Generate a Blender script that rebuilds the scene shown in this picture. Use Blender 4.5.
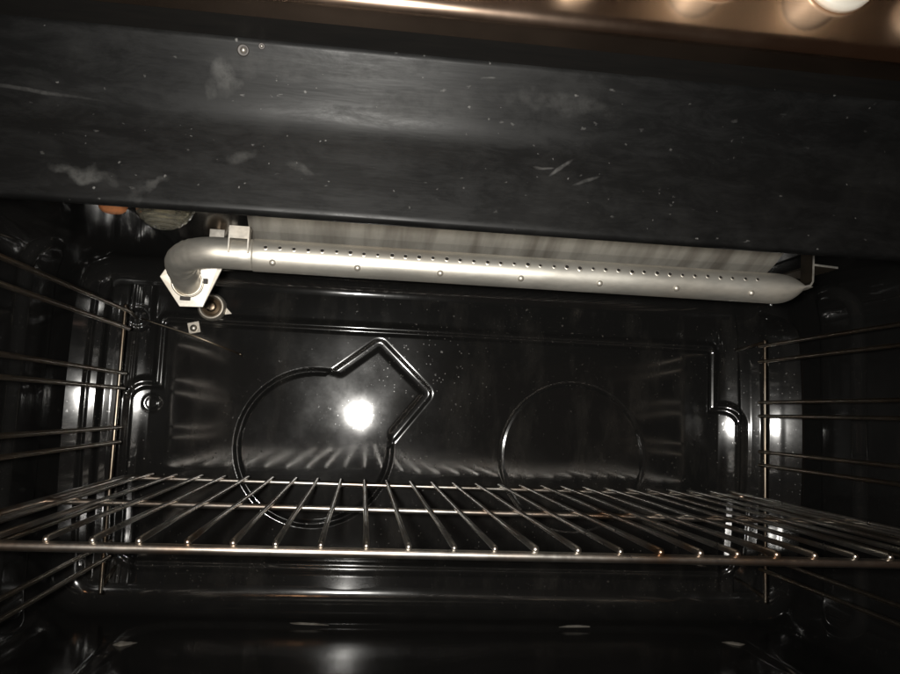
import bpy, math, random
import numpy as np
from mathutils import Vector, Matrix

# ------------------------------------------------------------------ clear
for o in list(bpy.data.objects):
    bpy.data.objects.remove(o, do_unlink=True)
scene = bpy.context.scene
COL = scene.collection
random.seed(7)
rng = np.random.default_rng(11)
rad = math.radians
ZO = 0.24                     # the lens is 0.24 m above the cavity floor; the floor is z = 0

# ------------------------------------------------------------------ camera
def cam_axes(yaw, pitch, roll):
    cy, sy, cp, sp = math.cos(yaw), math.sin(yaw), math.cos(pitch), math.sin(pitch)
    f = Vector((sy * cp, cy * cp, sp)); r0 = Vector((cy, -sy, 0)); u0 = r0.cross(f)
    r = r0 * math.cos(roll) + u0 * math.sin(roll)
    u = u0 * math.cos(roll) - r0 * math.sin(roll)
    return r, u, f
cd = bpy.data.cameras.new('camera'); cam = bpy.data.objects.new('camera', cd); COL.objects.link(cam)
r, u, f = cam_axes(rad(6.5), rad(5.9), rad(2.42))
M = Matrix((r, u, -f)).transposed().to_4x4(); M.translation = Vector((0, 0, ZO))
cam.matrix_world = M
cd.sensor_fit = 'HORIZONTAL'; cd.sensor_width = 36.0; cd.lens = 740 / 900 * 36.0
cd.clip_start = 0.01; cd.clip_end = 50
scene.camera = cam
scene.render.resolution_x, scene.render.resolution_y = 1024, 767

# ------------------------------------------------------------------ world: a dim warm kitchen at night
w = bpy.data.worlds.new('World'); scene.world = w; w.use_nodes = True
bg = w.node_tree.nodes['Background']
bg.inputs[0].default_value = (1.0, 0.62, 0.42, 1); bg.inputs[1].default_value = 0.020

# ------------------------------------------------------------------ lamps
def point(name, loc, watts, radius, colour):
    l = bpy.data.lights.new(name, 'POINT'); l.energy = watts; l.shadow_soft_size = radius; l.color = colour
    o = bpy.data.objects.new(name, l); COL.objects.link(o); o.location = (loc[0], loc[1], loc[2] + ZO)
    return o
fl = bpy.data.lights.new('phone_flash', 'SPOT'); fl.energy = 23.0; fl.shadow_soft_size = 0.0100; fl.color = (1.0, 0.97, 0.91)
fl.spot_size = rad(112); fl.spot_blend = 1.0
flash = bpy.data.objects.new('phone_flash', fl); COL.objects.link(flash)
Mf = M.copy(); Mf.translation = Vector((-0.021, -0.004, ZO + 0.004)); flash.matrix_world = Mf
# added warm lamps behind and above the phone, making streaks on the steel panel
point('streak_lamp', (-0.25, -1.55, 1.18), 5.0, 0.05, (1.0, 0.50, 0.24))
point('streak_lamp', (0.10, -1.75, 1.25), 0.55, 0.05, (1.0, 0.80, 0.55))
point('streak_lamp', (0.98, -1.60, 1.30), 0.55, 0.05, (1.0, 0.80, 0.55))
point('streak_lamp', (1.36, -1.60, 1.30), 0.55, 0.05, (1.0, 0.80, 0.55))

scene.view_settings.view_transform = 'Standard'; scene.view_settings.look = 'None'
scene.view_settings.exposure = 0.0; scene.view_settings.gamma = 1.0
scene.view_settings.use_curve_mapping = False
scene.render.engine = 'CYCLES'
scene.cycles.max_bounces = 6; scene.cycles.glossy_bounces = 4; scene.cycles.transmission_bounces = 6; scene.cycles.diffuse_bounces = 2; scene.cycles.sample_clamp_indirect = 4.0

# ------------------------------------------------------------------ materials
class NT:
    def __init__(s, name):
        s.m = bpy.data.materials.new(name); s.m.use_nodes = True
        s.t = s.m.node_tree; s.b = s.t.nodes['Principled BSDF']
    def n(s, typ, **kw):
        nd = s.t.nodes.new(typ)
        for k, v in kw.items():
            if k.startswith('i_'):
                key = k[2:]; key = int(key) if key.isdigit() else key.replace('_', ' ')
                nd.inputs[key].default_value = v
            else: setattr(nd, k, v)
        return nd
    def l(s, a, b): s.t.links.new(a, b)
    def coord(s, scale=(1, 1, 1), loc=(0, 0, 0)):
        tc = s.n('ShaderNodeTexCoord'); mp = s.n('ShaderNodeMapping')
        mp.inputs['Scale'].default_value = scale; mp.inputs['Location'].default_value = loc
        s.l(tc.outputs['Object'], mp.inputs['Vector']); return mp.outputs['Vector']
    def noise(s, vec, scale, detail=4, rough=0.55, dist=0.0):
        nd = s.n('ShaderNodeTexNoise', i_Scale=scale, i_Detail=detail, i_Roughness=rough, i_Distortion=dist)
        s.l(vec, nd.inputs['Vector']); return nd.outputs['Fac']
    def ramp(s, fac, *stops):
        nd = s.n('ShaderNodeValToRGB'); e = nd.color_ramp.elements
        while len(e) < len(stops): e.new(0.5)
        for el, (p, c) in zip(e, stops):
            el.position = p; el.color = (c, c, c, 1) if not isinstance(c, tuple) else (*c, 1)
        s.l(fac, nd.inputs['Fac']); return nd.outputs['Color']
    def math(s, op, a, b=None):
        nd = s.n('ShaderNodeMath', operation=op)
        for i, v in enumerate((a, b)):
            if v is None: continue
            if isinstance(v, (int, float)): nd.inputs[i].default_value = v
            else: s.l(v, nd.inputs[i])
        return nd.outputs[0]
    def mix(s, fac, a, b):
        nd = s.n('ShaderNodeMix', data_type='RGBA')
        for sock, v in ((nd.inputs['Factor'], fac), (nd.inputs['A'], a), (nd.inputs['B'], b)):
            if isinstance(v, tuple): sock.default_value = (*v, 1)
            elif isinstance(v, (int, float)): sock.default_value = v
            else: s.l(v, sock)
        return nd.outputs['Result']
    def bump(s, h, strength, dist):
        nd = s.n('ShaderNodeBump', i_Strength=strength, i_Distance=dist); s.l(h, nd.inputs['Height'])
        s.l(nd.outputs['Normal'], s.b.inputs['Normal'])
    def set(s, key, v):
        sock = s.b.inputs[key]
        if isinstance(v, tuple): sock.default_value = (*v, 1)
        elif isinstance(v, (int, float)): sock.default_value = v
        else: s.l(v, sock)

def specks(t, vec, scale, size, keep):
    """mask of irregular flecks: small cells of a Voronoi pattern, most of them dropped"""
    v = t.n('ShaderNodeTexVoronoi', i_Scale=scale); 
    nz = t.n('ShaderNodeTexNoise', i_Scale=scale * 2.2, i_Detail=2); t.l(vec, nz.inputs['Vector'])
    ad = t.n('ShaderNodeVectorMath', operation='MULTIPLY_ADD'); t.l(nz.outputs['Color'], ad.inputs[0])
    ad.inputs[1].default_value = (0.7 / scale,) * 3; t.l(vec, ad.inputs[2])
    t.l(ad.outputs[0], v.inputs['Vector'])
    sep = t.n('ShaderNodeSeparateColor'); t.l(v.outputs['Color'], sep.inputs[0])
    rr = t.math('MULTIPLY', sep.outputs[1], size)
    inside = t.math('MINIMUM', t.math('MAXIMUM', t.math('MULTIPLY', t.math('SUBTRACT', 1.0, t.math('DIVIDE', v.outputs['Distance'], t.math('ADD', rr, 0.0001))), 1.6), 0.0), 1.0)
    kept = t.math('LESS_THAN', sep.outputs[0], keep)
    return t.math('MULTIPLY', inside, kept)

def enamel(name, rough=0.076, dust=1.0, base=0.010):
    t = NT(name); vec = t.coord()
    s1 = specks(t, vec, 150, 0.34, 0.13)
    s2 = specks(t, vec, 420, 0.44, 0.14)
    s3 = specks(t, vec, 45, 0.16, 0.10)
    m = t.math('MAXIMUM', t.math('MULTIPLY', s1, 0.6), t.math('MAXIMUM', t.math('MULTIPLY', s2, 0.8), t.math('MULTIPLY', s3, 0.5)))
    cl = t.ramp(t.noise(vec, 9, 5, 0.6), (0.42, 0.0), (0.66, 1.0))
    m = t.math('MULTIPLY', m, t.math('ADD', t.math('MULTIPLY', cl, 0.9), 0.12))
    m = t.math('MULTIPLY', m, dust)
    film = t.ramp(t.noise(t.coord((1, 1, 0.35)), 26, 6, 0.7), (0.50, 0.0), (0.80, 1.0))
    col = t.mix(t.math('MULTIPLY', film, 0.055 * dust), (base, base * 0.98, base * 0.95), (0.30, 0.27, 0.23))
    col = t.mix(m, col, (0.15, 0.138, 0.12))
    t.set('Base Color', col)
    rg = t.math('ADD', t.math('MULTIPLY', t.ramp(t.noise(vec, 14, 6, 0.65), (0.35, 0.0), (0.75, 1.0)), 0.07), rough)
    t.set('Roughness', t.math('ADD', t.math('MULTIPLY', film, 0.06), 0.22)); t.set('Specular IOR Level', 0.015)
    t.set('Coat Weight', 1.0); t.set('Coat IOR', 1.52); t.set('Coat Roughness', t.math('ADD', rg, t.math('MULTIPLY', m, 0.4)))
    t.bump(t.noise(vec, 22, 1, 0.4), 0.12, 0.0016)
    t.l(t.b.inputs['Normal'].links[0].from_socket, t.b.inputs['Coat Normal'])
    return t.m

def metal(name, col, rough, tint=(0.35, 0.25, 0.15), amount=0.4, scale=60, bump=0.08, stretch=(1, 1, 1), metallic=1.0):
    t = NT(name); vec = t.coord(stretch)
    n1 = t.noise(vec, scale, 4, 0.65); n2 = t.noise(vec, scale * 0.25, 3, 0.6)
    c = t.mix(t.math('MULTIPLY', t.ramp(n2, (0.42, 0.0), (0.70, 1.0)), amount), col, tint)
    c = t.mix(t.math('MULTIPLY', t.ramp(n1, (0.35, 1.0), (0.6, 0.0)), 0.35), c, tuple(x * 0.45 for x in col))
    t.set('Base Color', c); t.set('Metallic', metallic)
    t.set('Roughness', t.math('ADD', t.math('MULTIPLY', n1, 0.22), rough - 0.10))
    t.bump(t.noise(vec, scale, 2, 0.6), bump, 0.001)
    return t.m

M_ENAMEL = enamel('black_enamel')
M_ENAMEL_SIDE = enamel('black_enamel_side', 0.06, 0.2)
M_ENAMEL_FLOOR = enamel('black_enamel_floor', 0.10, 0.35)
M_WIRE = metal('chromed_wire', (0.70, 0.67, 0.62), 0.30, (0.26, 0.15, 0.08), 0.95, 55, 0.16)
M_RAILWIRE = metal('rail_wire', (0.30, 0.26, 0.21), 0.34, (0.22, 0.14, 0.08), 0.75, 70, 0.12)
M_TUBE = metal('aluminised_steel', (0.74, 0.71, 0.64), 0.47, (0.40, 0.33, 0.25), 0.85, 60, 0.07, (0.35, 1, 1), metallic=0.85)
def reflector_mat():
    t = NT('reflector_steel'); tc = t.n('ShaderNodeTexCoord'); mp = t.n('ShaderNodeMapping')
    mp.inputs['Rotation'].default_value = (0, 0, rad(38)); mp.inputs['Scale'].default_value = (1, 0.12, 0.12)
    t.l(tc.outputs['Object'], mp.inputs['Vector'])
    bands = t.ramp(t.noise(mp.outputs['Vector'], 62, 3, 0.55), (0.36, 0.0), (0.62, 1.0))  # diagonal light and dark bands: reflections painted into the sheet's colour
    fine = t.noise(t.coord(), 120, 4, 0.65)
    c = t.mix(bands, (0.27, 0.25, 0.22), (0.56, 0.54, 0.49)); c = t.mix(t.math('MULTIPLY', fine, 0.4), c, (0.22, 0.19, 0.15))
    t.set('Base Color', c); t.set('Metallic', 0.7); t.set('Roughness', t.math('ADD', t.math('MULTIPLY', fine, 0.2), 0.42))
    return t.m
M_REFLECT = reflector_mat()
M_PLATE = metal('galvanised_sheet', (0.84, 0.81, 0.75), 0.48, (0.50, 0.42, 0.31), 0.6, 140, 0.06)
M_CLIP = metal('sheet_clip', (0.62, 0.58, 0.52), 0.40, (0.36, 0.30, 0.22), 0.5, 120, 0.05)
M_DARK = metal('burnt_steel', (0.045, 0.042, 0.04), 0.55, (0.03, 0.02, 0.015), 0.5, 90, 0.1, metallic=0.6)
def black_paint():
    t = NT('black_paint'); n = t.noise(t.coord((1, 6, 6)), 30, 3, 0.6)
    t.set('Base Color', t.mix(n, (0.003, 0.003, 0.003), (0.008, 0.007, 0.006))); t.set('Roughness', 0.55); t.set('Specular IOR Level', 0.2)
    return t.m
M_BLACK = black_paint()
M_COPPER = metal('copper', (1.0, 0.40, 0.17), 0.5, (0.95, 0.32, 0.12), 0.5, 160, 0.05, metallic=0.4)

def steel_panel():
    t = NT('brushed_steel'); tc = t.n('ShaderNodeTexCoord'); mp = t.n('ShaderNodeMapping')
    mp.inputs['Scale'].default_value = (3, 400, 400); t.l(tc.outputs['Object'], mp.inputs['Vector'])
    n1 = t.noise(mp.outputs['Vector'], 3, 3, 0.6)
    t.set('Base Color', t.mix(n1, (0.50, 0.36, 0.27), (0.58, 0.43, 0.33))); t.set('Metallic', 1.0)
    sm = t.ramp(t.noise(t.coord((1, 1, 0.4)), 14, 5, 0.6), (0.35, 0.0), (0.75, 1.0))
    t.set('Roughness', t.math('ADD', t.math('MULTIPLY', sm, 0.08), 0.19))
    tg = t.n('ShaderNodeTangent', direction_type='UV_MAP'); t.l(tg.outputs[0], t.b.inputs['Tangent'])
    t.set('Anisotropic', 0.35)
    return t.m
M_STEEL = steel_panel()

def knob_mat():
    t = NT('satin_knob'); n = t.noise(t.coord(), 90, 4, 0.6)
    t.set('Base Color', t.mix(n, (0.62, 0.58, 0.50), (0.74, 0.70, 0.62))); t.set('Roughness', 0.38); t.set('Metallic', 0.25)
    return t.m
M_KNOB = knob_mat()

OVEN = Vector((0.103, 0.42, -0.24))     # the oven's base, relative to the lens
def frame_mat():
    """dulled black enamel with baked-on smears, drips and scratches"""
    t = NT('dulled_enamel'); vec = t.coord()
    fine = t.noise(t.coord((2.0, 6, 6)), 14, 8, 0.75, 0.4)
    wipes = t.ramp(fine, (0.44, 0.0), (0.70, 1.0))
    blot = t.ramp(t.noise(vec, 11, 5, 0.62, 0.5), (0.46, 0.0), (0.72, 1.0))
    v2 = t.coord((1, 1, 1.7)); spl = specks(t, v2, 150, 0.34, 0.07); spl2 = specks(t, t.coord((0.5, 1, 1.6)), 60, 0.22, 0.10); spl3 = specks(t, vec, 340, 0.32, 0.06)
    clus = t.ramp(t.noise(vec, 8, 3, 0.5), (0.36, 0.0), (0.6, 1.0))
    flecks = t.math('MULTIPLY', t.math('MAXIMUM', t.math('MULTIPLY', spl, 0.5), t.math('MAXIMUM', t.math('MULTIPLY', spl2, 0.5), spl3)), clus)
    # separate smears with their own outline: (x, y, z relative to lens, half width, half height, amount)
    nz = t.n('ShaderNodeTexNoise', i_Scale=70, i_Detail=4); t.l(vec, nz.inputs['Vector'])
    total = None
    for (x, y, z, a, b, rot, amt) in ((-0.0805, .385, .1705, .0075, .0085, 0, .85), (-0.088, .385, .165, .004, .005, 0, .6),
                            (-0.150, .405, .1165, .020, .0045, -12, .75), (-0.118, .407, .1120, .012, .0035, 25, .5),
                            (0.1035, .395, .140, .0095, .0013, 38, 1.0), (0.1185, .398, .1335, .009, .0012, 22, .8),
                            (-0.072, .398, .131, .008, .004, 18, .45), (-.04, .395, .128, .010, .003, -10, .3), (0.02, .385, .165, .05, .010, 2, .22), (-.03, .38, .178, .07, .007, 2, .30),
                            (0.10, .38, .172, .05, .006, -3, .22), (-.19, .39, .158, .05, .0012, -4, .6)):
        mp = t.n('ShaderNodeMapping', vector_type='TEXTURE')
        mp.inputs['Location'].default_value = (x - OVEN.x, y - OVEN.y, z - OVEN.z)
        mp.inputs['Rotation'].default_value = (0, rad(-rot), 0)
        mp.inputs['Scale'].default_value = (a, 0.05, b)
        ad = t.n('ShaderNodeVectorMath', operation='MULTIPLY_ADD'); t.l(nz.outputs['Color'], ad.inputs[0])
        k = (3.2 * min(max(a * .5, b), .006)) if b > .002 else 1.8 * b; ad.inputs[1].default_value = (k, k, k); t.l(vec, ad.inputs[2])
        sb = t.n('ShaderNodeVectorMath', operation='SUBTRACT'); t.l(ad.outputs[0], sb.inputs[0]); sb.inputs[1].default_value = (k / 2,) * 3
        t.l(sb.outputs[0], mp.inputs['Vector'])
        ln = t.n('ShaderNodeVectorMath', operation='LENGTH'); t.l(mp.outputs['Vector'], ln.inputs[0])
        mask = t.math('MULTIPLY', t.ramp(ln.outputs['Value'], (0.45, 1.0), (1.02, 0.0)), t.math('MULTIPLY', t.math('ADD', t.math('MULTIPLY', blot, 0.7), 0.35), amt))
        total = mask if total is None else t.math('MAXIMUM', total, mask)
    col = t.mix(t.math('MULTIPLY', wipes, 0.07), (0.0030, 0.0030, 0.0030), (0.035, 0.035, 0.0345))
    col = t.mix(t.math('MULTIPLY', blot, 0.10), col, (0.05, 0.049, 0.047))
    col = t.mix(t.math('MULTIPLY', t.math('MULTIPLY', total, t.ramp(t.noise(vec, 130, 5, 0.7), (0.36, 0.25), (0.58, 1.0))), 0.65), col, (0.095, 0.094, 0.09))
    col = t.mix(t.math('MULTIPLY', flecks, t.math('ADD', t.math('MULTIPLY', blot, 0.6), 0.35)), col, (0.15, 0.147, 0.14))
    t.set('Base Color', col)
    t.set('Specular IOR Level', 0.10)
    rg = t.math('ADD', t.math('MULTIPLY', wipes, 0.16), 0.38)
    t.set('Roughness', t.math('ADD', rg, t.math('MULTIPLY', total, 0.2)))
    t.bump(t.noise(t.coord((1.2, 9, 9)), 13, 3, 0.7), 0.10, 0.0012)
    return t.m
M_FRAME = frame_mat()

def glass_mat():
    t = NT('lamp_glass'); t.set('Base Color', (0.84, 0.80, 0.66)); t.set('Roughness', 0.06)
    t.set('Transmission Weight', 0.93); t.set('IOR', 1.5)
    t.bump(t.noise(t.coord(), 260, 3, 0.6), 0.25, 0.0008)
    return t.m
M_GLASS = glass_mat()

# ------------------------------------------------------------------ mesh helpers (coordinates are relative to the lens)
def thing(name, label, cat, loc, group=None):
    o = bpy.data.objects.new(name, None); COL.objects.link(o)
    o.location = (loc[0], loc[1], loc[2] + ZO); o.empty_display_size = 0.02
    o['label'] = label; o['category'] = cat
    if group: o['group'] = group
    o['_base'] = [loc[0], loc[1], loc[2]]
    return o
def base_of(p):
    b = Vector((0, 0, -ZO))
    while p is not None:
        if '_base' in p.keys(): return Vector(p['_base'])
        b += p.location; p = p.parent
    return Vector((0, 0, -ZO))
def mesh_obj(name, V, F, mat, parent=None, smooth=True, uv=None):
    """one mesh object; vertices are given relative to the lens and stored relative to the parent thing"""
    b = base_of(parent)
    me = bpy.data.meshes.new(name)
    Vn = np.asarray(V, float) - np.array(b)
    me.from_pydata(Vn.tolist(), [], F); me.update()
    if smooth: me.polygons.foreach_set('use_smooth', [True] * len(me.polygons))
    me.materials.append(mat)
    if uv is not None:
        ul = me.uv_layers.new(name='UVMap')
        idx = np.zeros(len(me.loops), int); me.loops.foreach_get('vertex_index', idx)
        ul.data.foreach_set('uv', np.asarray(uv, float)[idx].ravel())
    o = bpy.data.objects.new(name, me); COL.objects.link(o); o.parent = parent
    return o
def weld(*parts):
    V, F = [], []
    for v, fc in parts:
        n = len(V); V += [tuple(p) for p in v]; F += [tuple(i + n for i in q) for q in fc]
    return V, F
def tube(path, rr, n=10, cap=True, closed=False):
    P = [Vector(p) for p in path]; m = len(P)
    R_ = rr if isinstance(rr, (list, tuple)) else [rr] * m
    tang = []
    for i in range(m):
        a = P[i - 1] if (i > 0 or closed) else P[i]; b = P[(i + 1) % m] if (i < m - 1 or closed) else P[i]
        tang.append((b - a).normalized())
    up = Vector((0, 0, 1)) if abs(tang[0].z) < 0.9 else Vector((1, 0, 0))
    nx = tang[0].cross(up).normalized(); V = []; F = []
    for i in range(m):
        nx = (nx - tang[i] * nx.dot(tang[i])).normalized(); ny = tang[i].cross(nx)
        for k in range(n):
            a = 2 * math.pi * k / n
            V.append(P[i] + (nx * math.cos(a) + ny * math.sin(a)) * R_[i])
    rng_ = m if closed else m - 1
    for i in range(rng_):
        for k in range(n):
            a, b = i * n + k, i * n + (k + 1) % n; c, d = ((i + 1) % m) * n + (k + 1) % n, ((i + 1) % m) * n + k
            F.append((a, d, c, b))
    if cap and not closed:
        F.append(tuple(range(n))); F.append(tuple(reversed(range((m - 1) * n, m * n))))
    return V, F
def rod(a, b, rr, n=10, round_ends=True):
    a, b = Vector(a), Vector(b); d = (b - a).normalized()
    if not round_ends: return tube([a, b], rr, n)
    pts = [a, a + d * rr * .15, a + d * rr * .5, a + d * rr]; ra = [rr * .35, rr * .66, rr * .88, rr]
    pts += [b - d * rr, b - d * rr * .5, b - d * rr * .15, b]; ra += [rr, rr * .88, rr * .66, rr * .35]
    return tube(pts, ra, n)
def box(c, s, rot=None):
    V = []
    for x in (-.5, .5):
        for y in (-.5, .5):
            for z in (-.5, .5):
                v = Vector((x * s[0], y * s[1], z * s[2]))
                if rot is not None: v = rot @ v
                V.append(v + Vector(c))
    return V, [(0, 1, 3, 2), (4, 6, 7, 5), (0, 4, 5, 1), (2, 3, 7, 6), (0, 2, 6, 4), (1, 5, 7, 3)]
def bevel(o, wdt, seg=2):
    md = o.modifiers.new('bevel', 'BEVEL'); md.width = wdt; md.segments = seg; md.limit_method = 'ANGLE'; md.angle_limit = rad(35)
    return o
def prism(poly, axis, thick):
    """closed outline (list of 3D points) thickened along a vector"""
    n = len(poly); ax = Vector(axis).normalized() * thick
    V = [Vector(p) for p in poly] + [Vector(p) + ax for p in poly]
    F = [tuple(reversed(range(n))), tuple(range(n, 2 * n))] + [(i, (i + 1) % n, n + (i + 1) % n, n + i) for i in range(n)]
    return V, F
def lathe(profile, centre, axis, n=24):
    """profile: list of (radius, height along axis)"""
    ax = Vector(axis).normalized(); e1 = ax.orthogonal().normalized(); e2 = ax.cross(e1); V = []; F = []
    for (rr, h) in profile:
        for k in range(n):
            a = 2 * math.pi * k / n
            V.append(Vector(centre) + ax * h + (e1 * math.cos(a) + e2 * math.sin(a)) * max(rr, 1e-5))
    for i in range(len(profile) - 1):
        for k in range(n):
            a, b = i * n + k, i * n + (k + 1) % n
            F.append((a, b, b + n, a + n))
    return V, F
def sheet(profile, depth_axis, thick):
    """bent sheet metal: an open 3D polyline given thickness, then extruded along depth_axis"""
    P = [Vector(p) for p in profile]; ax = Vector(depth_axis); V = []; F = []
    nrm = []
    for i in range(len(P)):
        a = P[max(i - 1, 0)]; b = P[min(i + 1, len(P) - 1)]
        nrm.append((b - a).cross(ax).normalized() * thick / 2)
    for sgn, off in ((1, 0), (-1, 0), (1, 1), (-1, 1)):
        for p, q in zip(P, nrm): V.append(p + q * sgn + ax * off)
    n = len(P)
    for i in range(n - 1):
        F += [(i, i + 1, 2 * n + i + 1, 2 * n + i), (n + i + 1, n + i, 3 * n + i, 3 * n + i + 1),
              (i + 1, i, n + i, n + i + 1), (2 * n + i, 2 * n + i + 1, 3 * n + i + 1, 3 * n + i)]
    F += [(0, 2 * n, 3 * n, n), (n - 1, 2 * n - 1, 4 * n - 1, 3 * n - 1)]
    return V, F
def sstep(e0, e1, x):
    t = np.clip((x - e0) / (e1 - e0), 0, 1); return t * t * (3 - 2 * t)

# ------------------------------------------------------------------ THE OVEN: enamelled cavity
oven = thing('oven', 'black enamelled oven cavity under a brushed steel control panel', 'oven', OVEN)
CX, HA = 0.103, 0.440                 # cavity centre and half width
ZF, ZC = -0.240, 0.168                # floor and ceiling
CZ, HB = (ZF + ZC) / 2, (ZC - ZF) / 2
RC, RB = 0.045, 0.030                 # fillets: along the tunnel, round the back panel
YF, YB = 0.432, 0.915                 # front lip, back panel
K = YB / 0.9

# tunnel rows: straight part, then the fillet into the back panel
rows = [(y, 0.0) for y in np.linspace(YF, YB - RB, 150)]
rows += [(YB - RB + RB * math.sin(a), RB * (1 - math.cos(a))) for a in np.linspace(0, math.pi / 2, 14)[1:]]
def contour_piece(kind, e):
    """points and inward normals of one side of the rounded rectangle inset by e"""
    a, b, rr = HA - e, HB - e, RC - e; pts = []; nr = []; s = []
    if kind in ('floor', 'roof'):
        sg = -1 if kind == 'floor' else 1
        for x in np.linspace(-(HA - RC), HA - RC, 220): pts.append((x, sg * b)); nr.append((0, -sg)); s.append(x)
    else:
        sg = -1 if kind == 'left' else 1
        for t_ in np.linspace(-math.pi / 2, 0, 26)[:-1]:
            pts.append((sg * (a - rr + rr * math.cos(t_)), -(b - rr) + rr * math.sin(t_))); nr.append((-sg * math.cos(t_), -math.sin(t_))); s.append(-(HB - RC) + RC * t_)
        for z in np.linspace(-(HB - RC), HB - RC, 90): pts.append((sg * a, z)); nr.append((-sg, 0)); s.append(z)
        for t_ in np.linspace(0, math.pi / 2, 26)[1:]:
            pts.append((sg * (a - rr + rr * math.cos(t_)), (b - rr) + rr * math.sin(t_))); nr.append((-sg * math.cos(t_), -math.sin(t_))); s.append((HB - RC) + RC * t_)
    return np.array(pts), np.array(nr), np.array(s)
def rrect(px, pz, x0, x1, z0, z1, rr):
    cx, cz, hx, hz = (x0 + x1) / 2, (z0 + z1) / 2, (x1 - x0) / 2, (z1 - z0) / 2
    qx, qz = np.abs(px - cx) - hx + rr, np.abs(pz - cz) - hz + rr
    return np.hypot(np.maximum(qx, 0), np.maximum(qz, 0)) + np.minimum(np.maximum(qx, qz), 0) - rr
def emboss(kind, y, s):
    """pressed relief of the liner, towards the inside"""
    if kind in ('left', 'right'):
        h = np.zeros_like(s)
        for (y0, y1) in ((0.755, 0.822), (0.585, 0.655)):
            d = rrect(np.full_like(s, y), s, y0, y1, -0.190, 0.200, 0.030)
            h += 0.0080 * sstep(0.006, -0.006, d)
        return h * sstep(YB - RB, YB - RB - 0.02, y)
    if kind == 'floor':
        d = rrect(s, np.full_like(s, y), -0.335, 0.335, 0.50, 0.865, 0.05)
        return -0.0045 * sstep(0.007, -0.007, d)
    d = rrect(s, np.full_like(s, y), -0.31, 0.31, 0.47, 0.86, 0.05)
    return 0.004 * sstep(0.006, -0.006, d)
for kind, nm, mt in (('left', 'side_panel', M_ENAMEL_SIDE), ('right', 'side_panel', M_ENAMEL_SIDE), ('floor', 'floor_panel', M_ENAMEL_FLOOR), ('roof', 'roof_panel', M_ENAMEL_SIDE)):
    V = []; F = []
    for (y, e) in rows:
        p, nr, s = contour_piece(kind, e)
        q = p + nr * emboss(kind, y, s)[:, None]
        V.append(np.c_[q[:, 0] + CX, np.full(len(q), y), q[:, 1] + CZ])
    n = len(V[0]); V = np.concatenate(V)
    flip = kind in ('right', 'floor')
    for i in range(len(rows) - 1):
        for k in range(n - 1):
            a = i * n + k; qd = (a, a + 1, a + n + 1, a + n); F.append(qd if flip else qd[::-1])
    mesh_obj(nm, V, F, mt, oven)

# back panel: a finely pressed sheet
def seg_sdf(px, pz, poly):
    d = np.full(px.shape, 1e9); sgn = np.ones(px.shape)
    n = len(poly)
    for i in range(n):
        ax, az = poly[i]; bx, bz = poly[(i + 1) % n]
        ex, ez = bx - ax, bz - az; wx, wz = px - ax, pz - az
        t_ = np.clip((wx * ex + wz * ez) / (ex * ex + ez * ez), 0, 1)
        d = np.minimum(d, (wx - ex * t_) ** 2 + (wz - ez * t_) ** 2)
        c1, c2, c3 = pz >= az, pz < bz, ex * wz > ez * wx
        sgn = np.where((c1 & c2 & c3) | (~c1 & ~c2 & ~c3), -sgn, sgn)
    return sgn * np.sqrt(d)
def bead(d, wdt): return np.clip(1 - (d / wdt) ** 2, 0, 1) ** 1.5
step = 0.0013
xs = np.arange(CX - HA + 0.001, CX + HA - 0.001, step); zs = np.arange(ZF + 0.001, ZC - 0.001, step)
GX, GZ = np.meshgrid(xs, zs); X9, Z9 = GX / K, GZ / K
H = np.zeros_like(GX)                                   # positive = towards the viewer
# stepped outline pressed round the panel
dA = rrect(X9, Z9, -0.275, 0.479, -0.190, 0.026, 0.026); dB = rrect(X9, Z9, -0.2425, 0.4465, -0.185, 0.102, 0.012)
dU = np.minimum(dA, dB)
H += 0.0030 * sstep(0.004, -0.004, dU - 0.001) 
H += -0.0020 * bead(dU + 0.008, 0.004)
# left round pressing with the slanted corner, right round pressing
dc = np.hypot(X9 + 0.0535, Z9 + 0.0462) - 0.0895
kite = [(-0.050, 0.022), (0.0165, 0.0745), (0.0715, 0.0225), (0.0280, -0.0340), (-0.03, -0.03)]
dk = seg_sdf(X9, Z9, kite) - 0.0115
out = sstep(-0.002, 0.004, dk)
H += -0.0034 * bead(dc, 0.0045) * np.where(dk < 0.0, 0, 1)
H += -0.0013 * sstep(0.0020, -0.0045, dk) * sstep(-0.0150, -0.0085, dk) * sstep(-0.003, 0.004, dc)
dr = np.hypot(X9 - 0.2605, Z9 + 0.0462) - 0.0895
H += -0.0008 * bead(dr, 0.0034)
# fastening bosses near the corners
for bx, bz, br in ((-0.267, 0.096, 0.0125),):
    db = np.hypot(X9 - bx, Z9 - bz)
    H += -0.0014 * bead(db - br, 0.0045)
for bx, bz, br in ((-0.2425, -0.0023, 0.0085),):
    db = np.hypot(X9 - bx, Z9 - bz)
    H += 0.0004 * bead(db - br, 0.003)
# heat has left the sheet a little uneven
for _ in range(26):
    kx, kz = rng.normal(0, 22, 2); H += 0.00010 * np.sin(kx * GX + kz * GZ + rng.uniform(0, 6.3))
H *= 1.0
inner = rrect(GX, GZ, CX - HA, CX + HA, ZF, ZC, RC)
H = H * sstep(-0.0165, -0.0225, inner) - 0.0004
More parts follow.
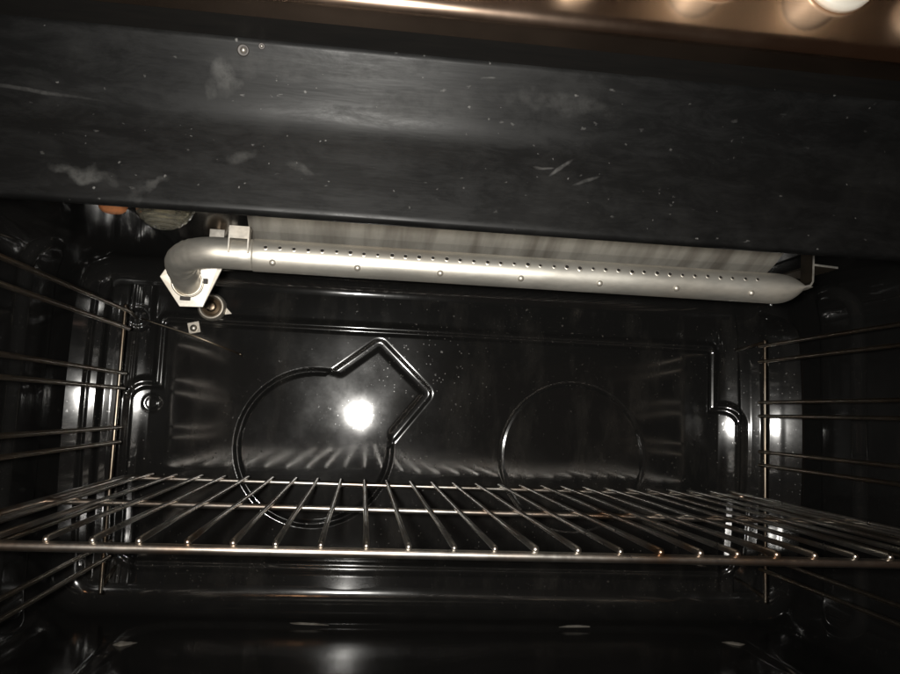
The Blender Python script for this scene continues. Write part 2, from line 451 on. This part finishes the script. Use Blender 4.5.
# the back corners are broad, slightly hollow facets, each split by the vertical joint of back and side sheet
ends = sstep(-0.236, -0.150, GZ) * sstep(0.166, 0.115, GZ)
def facet(u, u1, s1, u2, s2, c, j0, j1):
    # two hollow strips (slopes s1, s2 at u1, u2; curvature c) either side of the joint j0..j1
    f1 = lambda x: s1 * (x - u1) + c / 2 * (x - u1) ** 2
    f2 = lambda x: s2 * (x - u2) + c / 2 * (x - u2) ** 2
    uc = np.clip(u, 0, 1); jm = (j0 + j1) / 2
    h = np.where(uc < jm, f1(uc) - f1(0), f2(uc) - f2(jm) + f1(jm) - f1(0))
    h = h - 0.45 * GZ ** 2 * sstep(0.0, 0.012, u)          # a little hog-backed from top to bottom
    return h * ends - 0.0075 * sstep(j0 - .002, j0 + .002, u) * sstep(j1 + .002, j1 - .002, u)
def dent(x, wdt, depth): return -depth * bead(-0.2485 - GX - x, wdt)
H += facet(GX - 0.4545, 0.0150, 0.527, 0.0610, 0.593, 5.0, 0.0270, 0.0530) + facet(-0.2485 - GX, 0.0215, 0.286, 0.0690, 0.343, 4.0, 0.0340, 0.0550)
H += dent(0.0215, 0.0022, 0.0012) + dent(0.0265, 0.0022, 0.0012) + dent(0.0685, 0.0030, 0.0025)
keep = inner < -0.001
idx = -np.ones(GX.shape, int); idx[keep] = np.arange(keep.sum())
V = np.c_[GX[keep], YB - H[keep], GZ[keep]]
a, b, c, d = idx[:-1, :-1], idx[:-1, 1:], idx[1:, 1:], idx[1:, :-1]
ok = (a >= 0) & (b >= 0) & (c >= 0) & (d >= 0)
F = np.stack([a[ok], b[ok], c[ok], d[ok]], 1).tolist()
mesh_obj('back_panel', V, F, M_ENAMEL, oven)

# front frame round the mouth: profiles swept; the upper bar leans outwards towards its top
def extrude_x(profile, x0, x1, nx=2, closed=False):
    V = []; F = []; n = len(profile); X = np.linspace(x0, x1, nx)
    for x in X:
        for (y, z) in profile: V.append((x, y, z))
    for i in range(nx - 1):
        for k in range(n if closed else n - 1):
            a = i * n + k; b = i * n + (k + 1) % n; F.append((a, a + n, b + n, b))
    if closed: F += [tuple(range(n)), tuple(reversed(range((nx - 1) * n, nx * n)))]
    return V, F
def arc(cy, cz, rr, a0, a1, n=7): return [(cy + rr * math.cos(rad(t_)), cz + rr * math.sin(rad(t_))) for t_ in np.linspace(a0, a1, n)]
FX0, FX1 = CX - 0.480, CX + 0.480
def slope_pt(z):
    # upper part leans outwards by about 28 degrees, lower part nearly upright
    d = np.linspace(0, max(0.0, 0.1885 - z), 60)
    return 0.3740 + float(np.mean(0.03 + 0.55 * sstep(0.046, 0.022, d))) * (0.1885 - z)
slope = [(slope_pt(z), z) for z in np.linspace(0.1885, 0.1032, 30)]
prof = slope + [(0.3966, 0.1022), (0.3985, 0.1015), (0.4020, 0.1018)] + [(0.4100, 0.1040), (0.4270, 0.1200), (0.4335, 0.1600), (0.4340, 0.1680), (0.4330, 0.1890)]
V, F = extrude_x(prof, FX0, FX1, 40, True)
o = mesh_obj('front_frame', V, F, M_FRAME, oven); bevel(o, 0.0006, 1)
# jambs and sill of the mouth
for x0, x1 in ((FX0, CX - HA + 0.001), (CX + HA - 0.001, FX1)):
    V, F = box(((x0 + x1) / 2, 0.424, -0.0785), (x1 - x0, 0.020, 0.370)); bevel(mesh_obj('jamb', V, F, M_FRAME, oven, False), 0.004, 3)
V, F = box((CX, 0.424, -0.2550), (FX1 - FX0, 0.020, 0.032)); bevel(mesh_obj('sill', V, F, M_FRAME, oven, False), 0.004, 3)

# control panel: brushed steel sheet folded under, with a black shelf behind the fold
cp = [(0.3315, 0.290), (0.3315, 0.250), (0.3318, 0.215), (0.3322, 0.1965)]
cp += [(0.3322 + 0.0065 - 0.0065 * math.cos(rad(t_)), 0.1952 - 0.0065 * math.sin(rad(t_))) for t_ in (10, 25, 40, 55, 70, 85)]
cp += [(0.3440, 0.1878), (0.3500, 0.1870), (0.3506, 0.1890), (0.3506, 0.1960), (0.340, 0.1975), (0.3345, 0.290)]
nx = 60; V, F = extrude_x(cp, FX0, FX1, nx, True)
uvs = [((v[2] - v[1]), v[0]) for v in V]
panel = mesh_obj('control_panel', V, F, M_STEEL, oven, True, uvs)
md = panel.modifiers.new('edge', 'EDGE_SPLIT'); md.split_angle = rad(50)
V, F = box((CX, 0.3631, 0.1906), (FX1 - FX0, 0.0246, 0.0050)); bevel(mesh_obj('panel_shelf', V, F, M_BLACK, oven, False), 0.001)
V, F = box((CX, 0.3835, 0.2900), (FX1 - FX0, 0.1050, 0.0030)); mesh_obj('top_plate', V, F, M_DARK, oven, False)
# knobs along the panel
kp = [(0.0, -.0010), (0.0190, -.0010), (0.0190, .0030), (0.0175, .0046), (0.0150, .0056), (0.0140, .0080), (0.0134, .0270), (0.0125, .0300), (0.0100, .0315), (0.0, .0320)]
first = None
for i in range(-7, 5):
    x = 0.2290 + 0.0650 * i
    if first is None:
        V, F = lathe(kp, (x, 0.3312, 0.2290), (0, -1, 0), 32)
        first = mesh_obj('knob', V, F, M_KNOB, panel); x_first = x
        V, F = box((x, 0.2990, 0.2360), (0.0016, 0.0022, 0.0090)); pm = mesh_obj('pointer_mark', V, F, M_DARK, first, False)
    else:
        o = first.copy(); COL.objects.link(o); o.parent = panel; o.location = (x - x_first, 0, 0)

# screws in the upper bar
SN = Vector((0, -0.079, -0.0355)).normalized()
for (x, z, s_) in ((-0.0712, 0.1828, 1.0), (-0.0618, 0.1852, 0.55)):
    c = (x, slope_pt(z), z)
    V, F = lathe([(0, .0012 * s_), (.0009 * s_, .0010 * s_), (.0015 * s_, .0004 * s_), (.0017 * s_, -.0004)], c, SN, 18)
    sc = mesh_obj('frame_screw', V, F, M_CLIP, oven)
    V, F = lathe([(.0015 * s_, .0002), (.0024 * s_, .0006 * s_), (.0031 * s_, .0004 * s_), (.0034 * s_, -.0008)], c, SN, 18); mesh_obj('washer', V, F, M_DARK, sc)

# ------------------------------------------------------------------ WIRE GUIDES on the side walls
levels = [(0.0925, 0.0745), (0.0275, 0.0120), (-0.0285, -0.0435), (-0.0878, -0.1030), (-0.1440, -0.1592)]
def guides(sx, label):
    X = CX + sx * 0.3505 - 0.0025 * (1 if sx > 0 else -1) * 0
    wallx = CX + sx * HA
    g = thing('wire_shelf_guide', label, 'shelf guide', (X, 0.62, -0.24), 'wire shelf guides of the oven')
    for y in (0.803, 0.465):
        V, F = rod((X + sx * .0042, y, 0.1000), (X + sx * .0042, y, -0.1960), 0.0021, 10); mesh_obj('upright', V, F, M_RAILWIRE, g)
        for z in (0.097, -0.190):
            end = (CX + sx * 0.3735, 0.9060, z) if y > .7 else (wallx - sx * 0.0005, y, z)      # back ends in the wall bosses, front ends in the side wall
            V, F = rod((X + sx * .0042, y, z), end, 0.0020, 8, False); mesh_obj('standoff', V, F, M_RAILWIRE, g)
    for pr in levels:
        for z in pr:
            V, F = rod((X, 0.452, z), (X, 0.809, z), 0.0021, 10); mesh_obj('guide_wire', V, F, M_RAILWIRE, g)
    return g
guides(-1, 'wire shelf guide of paired rods on the left side wall')
guides(1, 'wire shelf guide of paired rods on the right side wall')

# ------------------------------------------------------------------ WIRE SHELF
RX0, RX1 = CX - 0.3505, CX + 0.3505
zr = -0.0826
rack = thing('wire_shelf', 'chromed wire oven shelf with browned rods across the cavity', 'oven rack', (CX, 0.64, -0.0856))
RRr = 0.0030
loop = []
for (cx_, cy_, a0) in ((RX1 - .012, 0.443 + .012, -90), (RX1 - .012, 0.838 - .012, 0), (RX0 + .012, 0.838 - .012, 90), (RX0 + .012, 0.443 + .012, 180)):
    loop += [(cx_ + .012 * math.cos(rad(a0 + t_)), cy_ + .012 * math.sin(rad(a0 + t_)), zr) for t_ in np.linspace(0, 90, 7)]
dense = []
for i in range(len(loop)):
    p, q = Vector(loop[i]), Vector(loop[(i + 1) % len(loop)]); m = max(1, int((q - p).length / 0.03))
    dense += [p.lerp(q, j / m) for j in range(m)]
V, F = tube(dense, RRr, 12, closed=True); mesh_obj('outer_frame', V, F, M_WIRE, rack)
V, F = rod((RX0 + .001, 0.632, zr), (RX1 - .001, 0.632, zr), 0.0026, 12); mesh_obj('crossbar', V, F, M_WIRE, rack)
for i in range(-6, 21):
    x = -0.0695 + 0.02535 * i + random.uniform(-.0010, .0010); zt = zr + RRr + 0.0013
    pts = [(x, 0.4405, zt - .0008), (x, 0.4425, zt + .0002), (x + random.uniform(-.0004, .0004), 0.53, zt + random.uniform(-.0002, .0006)), (x, 0.632, zt - .0002),
           (x + random.uniform(-.0004, .0004), 0.74, zt + random.uniform(-.0003, .0003)), (x, 0.838, zt), (x, 0.848, zt - .0004)]
    b0 = random.uniform(.0018, .0024); V, F = tube(pts, [b0 * .75, b0] + [random.uniform(.00165, .0018) for _ in range(4)] + [.0013], 10); mesh_obj('rod', V, F, M_WIRE, rack)

# ------------------------------------------------------------------ GRILL BURNER under the roof
burner = thing('grill_burner', 'perforated steel grill burner tube with reflector, hung under the oven roof', 'grill burner', (0.12, 0.60, 0.168))
BY, BZ, BR = 0.580, 0.1160, 0.0128
# bent feed tube
path = [(-0.080, BY, BZ), (-0.100, BY, BZ)]
radii = [0.0121, 0.0121]
bcx, bcy, br_ = -0.1160, 0.6160, 0.036
for t_ in np.linspace(0, 100, 26):
    k = t_ / 100
    path.append((bcx - br_ * math.sin(rad(t_)), bcy - br_ * math.cos(rad(t_)), BZ - 0.0085 * k ** 2)); radii.append(0.0121 + 0.0004 * math.sin(t_ * 0.9) * (k > .25))
path += [(-0.1530, 0.632, 0.1052), (-0.1545, 0.650, 0.1030), (-0.1560, 0.668, 0.1010)]; radii += [0.0119, 0.0117, 0.0112]
V, F = tube(path, radii, 28); mesh_obj('feed_tube', V, F, M_TUBE, burner)
# perforated tube, pinched flat at its far end
V = []; F = []; n = 32; st = []
for x in np.linspace(-0.0890, 0.335, 90): st.append((x, BR, BR))
st = [(-0.0905, .0119, .0119), (-0.0900, .0126, .0126)] + st
for x in np.linspace(0.337, 0.366, 16):
    k = (x - 0.337) / 0.029; k2 = k * k * (3 - 2 * k)
    st.append((x, BR * (1 - k2) + 0.0125 * k2, max(0.0013 + 0.0042 * (1 - k) ** 1.5, BR * math.sqrt(max(0, 1 - (k / 0.80) ** 2.2)))))
for (x, ry, rz) in st:
    kz = max(0.0, (x - 0.337) / 0.029)
    for k in range(n):
        a_ = 2 * math.pi * k / n
        V.append((x, BY + ry * math.cos(a_), BZ + 0.0012 * kz + rz * math.sin(a_)))
for i in range(len(st) - 1):
    for k in range(n):
        a_ = i * n + k; b_ = i * n + (k + 1) % n; F.append((a_, b_, b_ + n, a_ + n))
F.append(tuple(reversed(range(n)))); F.append(tuple(range((len(st) - 1) * n, len(st) * n)))
mesh_obj('burner_tube', V, F, M_TUBE, burner)
# gas ports: small punched eyelets in a row (one mesh shared by all)
def on_tube(x, ang):
    dv = Vector((0, -math.cos(rad(ang)), math.sin(rad(ang)))); return Vector((x, BY, BZ)) + dv * BR, dv
def punched(prof_out, prof_in, dv, nm):
    """raised rim in tube metal with a dark hole"""
    v1 = lathe(prof_out, (0, 0, 0), dv, 12); v2 = lathe(prof_in, (0, 0, 0), dv, 12)
    V, F = weld(v1, v2); me = bpy.data.meshes.new(nm); me.from_pydata([tuple(v) for v in V], [], F); me.update()
    me.polygons.foreach_set('use_smooth', [True] * len(me.polygons)); me.materials.append(M_TUBE); me.materials.append(M_DARK)
    k = len(v1[1])
    me.polygons.foreach_set('material_index', [0] * k + [1] * (len(me.polygons) - k)); return me
p0, dv = on_tube(0, 20)
me_port = punched([(.0026, -.0004), (.0020, .00005), (.0016, .0002), (.0013, .0001)], [(.0013, .0001), (.0010, .00003), (.0, .00003)], dv, 'gas_port')
bb = Vector(burner['_base'])
for i in range(38):
    x = -0.0800 + 0.01075 * i + random.uniform(-.0004, .0004)
    o = bpy.data.objects.new('gas_port', me_port); COL.objects.link(o); o.parent = burner
    o.location = on_tube(x, 20 + random.uniform(-1.5, 1.5))[0] - bb
    o.scale = (random.uniform(.85, 1.2),) * 3
# pressed studs below the ports
p1, dv1 = on_tube(0, -34)
V, F = lathe([(.0028, -.0006), (.0025, .0004), (.0018, .0013), (.0009, .0018), (0, .0019)], (0, 0, 0), dv1, 14)
me_stud = bpy.data.meshes.new('pressed_stud'); me_stud.from_pydata([tuple(v) for v in V], [], F); me_stud.update()
me_stud.polygons.foreach_set('use_smooth', [True] * len(me_stud.polygons)); me_stud.materials.append(M_TUBE)
for i in range(7):
    o = bpy.data.objects.new('pressed_stud', me_stud); COL.objects.link(o); o.parent = burner
    o.location = on_tube(-0.0740 + 0.0645 * i, -34)[0] - bb
# reflector: sheet leaning forward above the tube, its back edge turned down
prf = [(0, 0.540, 0.1655), (0, 0.556, 0.1560), (0, 0.572, 0.1460), (0, 0.588, 0.1375), (0, 0.606, 0.1310), (0, 0.608, 0.1200)]
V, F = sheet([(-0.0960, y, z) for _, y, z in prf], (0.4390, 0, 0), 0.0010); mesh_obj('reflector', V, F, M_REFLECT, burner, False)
# far-end bracket: folded strip
T = 0.0017
pf = [(0.3540, 0.5690, BZ + .0012), (0.3610, 0.5690, BZ + .0014), (0.3648, 0.5690, BZ + .0026), (0.3668, 0.5690, BZ + .0060), (0.3672, 0.5690, 0.1300), (0.3676, 0.5690, 0.1400), (0.3680, 0.5690, 0.1660)]
V, F = weld(sheet(pf, (0, 0.017, 0), T), sheet([(0.3676, 0.5692, 0.1362), (0.3780, 0.5692, 0.1356), (0.3895, 0.5692, 0.1350)], (0, 0.050, 0), T))
eb = mesh_obj('end_bracket', V, F, M_RAILWIRE, burner, False); eb.data.materials.append(M_PLATE)
for pg in eb.data.polygons:
    if abs(pg.normal.y) > 0.9 and pg.center.y + burner['_base'][1] < 0.58: pg.material_index = 1     # bright cut edge
# strap clip near the bend
fr = BY - 0.0150
V, F = weld(box((-0.0995, fr - .0006, 0.1292), (0.0150, 0.0012, 0.0085)), box((-0.1066, fr + .0042, 0.1240), (0.0011, 0.0100, 0.0190)),
            box((-0.0924, fr + .0042, 0.1240), (0.0011, 0.0100, 0.0190)), box((-0.0995, fr + .0060, 0.1340), (0.0150, 0.0130, 0.0012)))
mesh_obj('strap_clip', V, F, M_CLIP, burner, False)
# mounting plate with collar and crimp lugs
pl = [(-0.1765, .6440, .1052), (-0.1600, .6510, .0812), (-0.1405, .6510, .0818), (-0.1235, .6420, .1180), (-0.1265, .6410, .1240), (-0.166, .6420, .122)]
V, F = prism(pl, (0, 1, 0.25), 0.0014); bevel(mesh_obj('mounting_plate', V, F, M_PLATE, burner, False), 0.0004, 1)
rc_, ra_ = Vector((-0.1535, .6465, .1025)), Vector((0.10, -1, -0.22)).normalized()
V, F = lathe([(.0136, -.001), (.0136, .0016), (.0128, .0026), (.0118, .0020), (.0114, -.001)], rc_, ra_, 28); mesh_obj('collar', V, F, M_CLIP, burner)
e1 = Vector((1, 0, 0.1)).normalized()
for c, s in ((rc_ + Vector((.0150, -.0020, .001)), (.0040, .0024, .0045)), (rc_ + Vector((-.0010, -.0010, -.0146)), (.0085, .0024, .0034))):
    V, F = box(c, s); bevel(mesh_obj('crimp_lug', V, F, M_DARK, burner, False), 0.0006)
V, F = box((-0.1290, 0.6300, 0.1370), (0.0125, 0.0014, 0.0180)); bevel(mesh_obj('mount_tab', V, F, M_CLIP, burner, False), 0.0004)

# ------------------------------------------------------------------ OVEN LAMP and small fittings
lamp = thing('oven_lamp', 'clear glass dome of the oven lamp in the roof', 'oven lamp', (-0.1730, 0.630, 0.168))
prof = [((.0245 + (.0003 if i % 6 < 3 else -.0002)) * math.cos(rad(t_)), -(.0225 + (.0003 if i % 6 < 3 else -.0002)) * math.sin(rad(t_)) - .0010) for i, t_ in enumerate(np.linspace(0, 90, 41))]
inn = [(.0215 * math.cos(rad(t_)), -.0195 * math.sin(rad(t_)) - .0010) for t_ in np.linspace(90, 0, 14)]
V, F = lathe(prof + inn, (-0.1730, 0.630, 0.1665), (0, 0, 1), 40); mesh_obj('glass_dome', V, [q[::-1] for q in F], M_GLASS, lamp)
V, F = lathe([(.0245, 0.002), (.0290, 0.002), (.0295, -.0015), (.0280, -.0035), (.0250, -.0035), (.0246, 0.0005)], (-0.1730, 0.630, 0.1670), (0, 0, 1), 40); mesh_obj('rim', V, F, M_CLIP, lamp)
V, F = lathe([(.0, -.0125), (.0050, -.0115), (.0085, -.0080), (.0090, -.002), (.0070, 0.003)], (-0.1730, 0.630, 0.1665), (0, 0, 1), 24); mesh_obj('bulb', V, F, M_KNOB, lamp)
V, F = lathe([(.0092, -.0005), (.0150, .0005), (.0208, -.0040), (.0209, .003)], (-0.1730, 0.630, 0.1650), (0, 0, 1), 32); mesh_obj('dome_reflector', V, F, M_PLATE, lamp)  # pale reflector disc added inside the dome to brighten the glass

cap = thing('copper_cap', 'small orange copper cap on the roof beside the lamp', 'cap', (-0.2145, 0.630, 0.168))
V, F = lathe([(.0125, .002), (.0120, -.0040), (.0105, -.0088), (.0075, -.0112), (.0030, -.0118), (0, -.0118)], (-0.2145, 0.630, 0.1655), (0, 0, 1), 28); mesh_obj('dome', V, F, M_COPPER, cap)
V, F = lathe([(.0120, .001), (.0150, .001), (.0152, -.0010), (.0120, -.0016)], (-0.2145, 0.630, 0.1655), (0, 0, 1), 28); mesh_obj('flange', V, F, M_DARK, cap)

fit = thing('pipe_fitting', 'round metal fitting on the back wall behind the burner mounting plate', 'fitting', (-0.1855, YB, 0.115))
V, F = lathe([(.0165, .0), (.0165, .008), (.0150, .0115), (.0125, .012), (.0115, .0100), (.0105, .0060)], (-0.1855, YB - .002, 0.1150), (0, -1, 0), 30); mesh_obj('ring', V, F, M_TUBE, fit)
V, F = lathe([(.0112, .0060), (.0095, .0085), (.0075, .0088), (.0068, .0125), (.0040, .0135), (0, .0136)], (-0.1855, YB - .002, 0.1150), (0, -1, 0), 30); mesh_obj('core', V, F, M_RAILWIRE, fit)
V, F = prism([(-0.1700, YB - .006, .1070), (-0.1620, YB - .006, .1085), (-0.1685, YB - .006, .1150)], (0, 1, 0), .0015); mesh_obj('tab', V, F, M_CLIP, fit, False)

clip = thing('sensor_clip', 'small square sheet clip with a stud on the back wall', 'clip', (-0.2048, YB, 0.0893))
Rm = Matrix.Rotation(rad(-14), 3, 'Y')
V, F = box((-0.2048, YB - .0050, 0.0893), (.0140, .0026, .0140), Rm); bevel(mesh_obj('square_plate', V, F, M_CLIP, clip, False), .0006)
V, F = lathe([(.0042, 0), (.0042, .0015), (.0030, .0034), (.0012, .0042), (0, .0043)], (-0.2048, YB - .0062, 0.0885), (0, -1, 0), 20); mesh_obj('stud', V, F, M_PLATE, clip)

probe = thing('thermostat_probe', 'thin thermostat probe rod slanting down across the back wall', 'probe', (-0.262, 0.897, 0.096))
V, F = tube([(-0.2640, 0.900, 0.0962), (-0.2520, 0.898, 0.0925), (-0.2030, 0.901, 0.0790), (-0.1480, 0.904, 0.0600)], [.0010, .0011, .0012, .0011], 10); mesh_obj('rod', V, F, M_RAILWIRE, probe)
V, F = tube([(-0.1490, 0.904, 0.0604), (-0.1465, 0.906, 0.0590), (-0.1460, 0.912, 0.0575)], [.0011, .0010, .0008], 8); mesh_obj('tip', V, F, M_RAILWIRE, probe)

# small bright tabs added on the floor, standing in for glints of light
fl_ob = bpy.data.objects['floor_panel']
for (x, y, hw, ht, rz) in ((0.262, 0.868, .022, .0022, 3), (-0.050, 0.868, .026, .0020, -5), (-0.225, 0.800, .016, .0042, 40), (0.432, 0.815, .018, .0036, -38)):
    cs, sn = math.cos(rad(rz)), math.sin(rad(rz)); V = []; F = []
    for i in range(13):
        t_ = -1 + i / 6.0; hh = ht * (1 - t_ * t_) * (1 + 0.6 * t_ * math.cos(x * 40)) * random.uniform(.75, 1.1)
        for (dy, dz) in ((-.0015, 0.0), (0.0005, hh), (0.0080 * (1 - t_ * t_) + .0010, 0.0)):
            V.append((x + hw * t_ * cs - dy * sn, y + hw * t_ * sn + dy * cs, ZF - (0.0046 if y < .85 else 0.0012) + dz))
    for i in range(12):
        a_ = i * 3; F += [(a_, a_ + 3, a_ + 4, a_ + 1), (a_ + 1, a_ + 4, a_ + 5, a_ + 2)]
    mesh_obj('floor_glint', V, F, M_REFLECT, fl_ob)

for k_ in list(bpy.data.objects):
    if '_base' in k_.keys(): del k_['_base']
